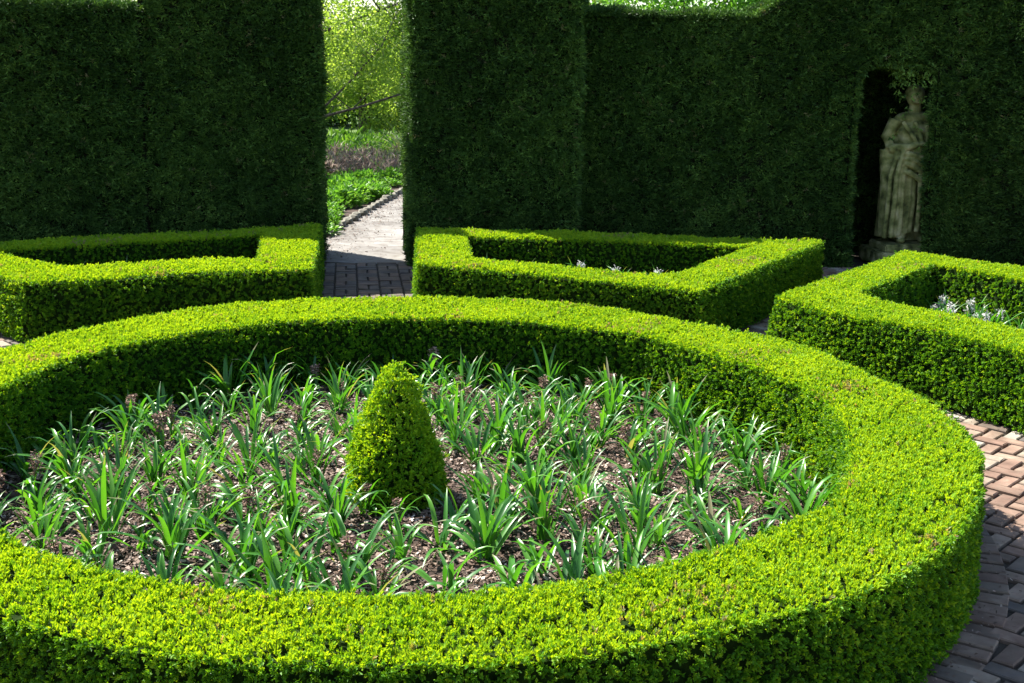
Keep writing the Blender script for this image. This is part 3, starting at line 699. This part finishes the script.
def crown(name, blobs, n, L, W, mat, parent, seed, k=5, sky_gap=.0, tmin=0.):
    rg = np.random.default_rng(seed); Ps = []; Ns = []
    vol = np.array([b[3] * b[4] * b[5] for b in blobs]) ** (2 / 3); cnt = (n * vol / vol.sum()).astype(int)
    for b, c in zip(blobs, cnt):
        d = nrm(rg.normal(size=(c, 3))); r_ = rg.uniform(.25, 1.05, (c, 1)) ** .6
        q = d * r_ * np.array(b[3:6]) + np.array(b[:3])
        # break into clumps and gaps
        keep = (lump(q, .9 / max(b[3], .5) * 2.2) + .5 * lump(q, 3.3)) > -.25 + sky_gap
        Ps.append(q[keep]); Ns.append(nrm(d[keep] + np.array([0, 0, .3])))
    p, nn = np.concatenate(Ps), np.concatenate(Ns)
    tone = np.clip(.5 + .25 * lump(p, 1.2) + rg.normal(0, .15, len(p)), 0, 1)
    V, F, T = leaves(p, nn, k, L, W, 1.1, tone, rg, jit=1.0)
    return mesh_np(name, V, F, [mat], tone=np.clip(T, tmin, 1), parent=parent)
def tree(name, loc, label, trunk_h, limbs, blobs, n, leaf, seed, mat=None, group=None, sky_gap=0.):
    t = empty(name, loc); tag(t, label, 'tree', group)
    P = Parts()
    V, F = tube([(0, 0, -.1), (.05, 0, trunk_h * .4), (-.05, .05, trunk_h * .8), (0, 0, trunk_h * 1.3)], [.28, .2, .17, .1], 10); P.add(V, F, 0, 0)
    P.build('trunk', [M_bark], t, True)
    for L_ in limbs:
        P2 = Parts(); pts_, r0 = L_
        m = len(pts_); V, F = tube(pts_, [r0 * (1 - .75 * i / (m - 1)) for i in range(m)], 7); P2.add(V, F, 0, 0)
        rg = random.Random(int(pts_[-1][0] * 10 + seed))
        for j in range(8):  # twigs off the limb
            i = rg.randrange(1, m); a = np.array(pts_[i]) + (np.array(pts_[i - 1]) - np.array(pts_[i])) * rg.random()
            d = np.array([rg.uniform(-1, 1), rg.uniform(-1, 1), rg.uniform(-.4, .9)]) * rg.uniform(.5, 1.3)
            V, F = tube([a, a + d * .5 + np.array([0, 0, .08]), a + d], [r0 * .28, r0 * .2, .008], 5); P2.add(V, F, 0, 0)
        P2.build('branch', [M_bark], t, True)
    crown('crown', blobs, n, *leaf, mat or M_tree, t, seed, sky_gap=sky_gap)
    return t
tree('spreading_tree', (-7.6, 27.5, 0), 'spreading tree with yellow green leaves and a low limb reaching across the opening', 2.4,
     [([(0, 0, 1.0), (1.6, -.6, 1.0), (3.2, -1.3, 1.12), (4.3, -1.5, 1.42), (5.3, -1.5, 1.75), (6.4, -1.3, 2.0)], .05),
      ([(0, 0, 1.8), (1.5, -.3, 2.5), (3.2, -.6, 2.9), (5, -.4, 3.6)], .08), ([(0, 0, 2.2), (.8, .6, 3.2), (2.4, .8, 4.2), (3.9, .6, 5.2)], .08),
      ([(0, 0, 2), (-1.2, .6, 3), (-2.6, .6, 4)], .1), ([(3.2, -1.3, 1.12), (4.0, -1.2, 1.9), (4.7, -1.0, 2.7), (5.0, -.8, 3.4)], .03)],
     [(3.6, -.9, 2.75, 1.9, 1.2, 1.0), (5.0, -1.0, 2.1, 1.4, 1.0, .55), (2.3, -.6, 1.9, 1.2, 1.0, .6), (0, 0, 4.6, 2.6, 2.4, 1.6), (3.2, .6, 4.6, 2.0, 1.6, 1.2), (-2.2, .4, 3.8, 1.8, 1.6, 1.2)], 12000, (.085, .05), 51, group='trees beyond the tall hedge', sky_gap=.3)
tree('background_tree', (-4.6, 37, 0), 'yellow green leafy tree filling the back of the opening', 2.0,
     [([(0, 0, 1.6), (.6, .2, 2.6), (1.2, .3, 4)], .1), ([(0, 0, 1.8), (-.8, .1, 2.8), (-1.6, .2, 4.2)], .1)],
     [(0, 0, 2.3, 3.2, 2.0, 1.6), (.3, -1.6, 1.1, 3.0, 1.0, 1.0), (1.7, 0, 3.2, 1.5, 1.6, 1.3), (-2.4, 0, 3.4, 1.8, 1.6, 1.2), (.9, 0, 5.2, 1.6, 1.5, 1.0)], 13000, (.10, .065), 52, group='trees beyond the tall hedge', sky_gap=.1)
tree('background_tree', (-.2, 36, 0), 'bright green tree showing behind the right side of the opening', 2.2,
     [([(0, 0, 1.6), (.5, .2, 2.8), (1.1, .3, 4)], .1)], [(0, 0, 2.6, 2.2, 1.8, 1.8), (-1.2, 0, 4.5, 1.6, 1.4, 1.2), (1.4, 0, 4.2, 1.8, 1.5, 1.5)], 6000, (.12, .08), 53, group='trees beyond the tall hedge')
tree('background_tree', (4.2, 24, 0), 'sunlit bright green tree rising above the lower stretch of yew hedge', 2.0,
     [([(0, 0, 1.8), (.6, 0, 3), (1.2, 0, 4.4)], .12), ([(0, 0, 1.8), (-.8, 0, 3), (-1.2, 0, 4)], .1)],
     [(-.4, 0, 3.7, 2.3, 1.6, 1.2), (1.8, 0, 4.0, 2.2, 1.8, 1.4), (.6, 0, 5.4, 2.2, 1.8, 1.2)], 9000, (.10, .07), 54, mat=M_peren, group='trees beyond the tall hedge')
for i, (x, y, s) in enumerate([(-12, 44, 1.2), (-7.5, 45, 1), (-3.2, 44, 1.05), (1.5, 45, 1.1), (6.5, 44, 1.2), (12, 44, 1.1)]):
    t = empty('background_shrub', (x, y, 0)); tag(t, ['dense dark green shrub behind the far trees, seen through the opening', 'dense dark green shrub behind the far trees, mostly hidden by the yew'][0 if i in (1, 2, 3) else 1], 'shrub', 'shrubs behind the far trees')
    V, F = tube([(0, 0, -.1), (0, 0, 1.2)], [.15, .08], 8); P = Parts(); P.add(V, F, 0, 0); P.build('trunk', [M_bark], t)
    crown('crown', [(0, 0, 1.3 * s, 2.6, 1.4, 1.5 * s), (.9, 0, 2.1 * s, 1.5, 1.2, .9 * s)], 2600, .24, .15, M_shrub, t, 60 + i)
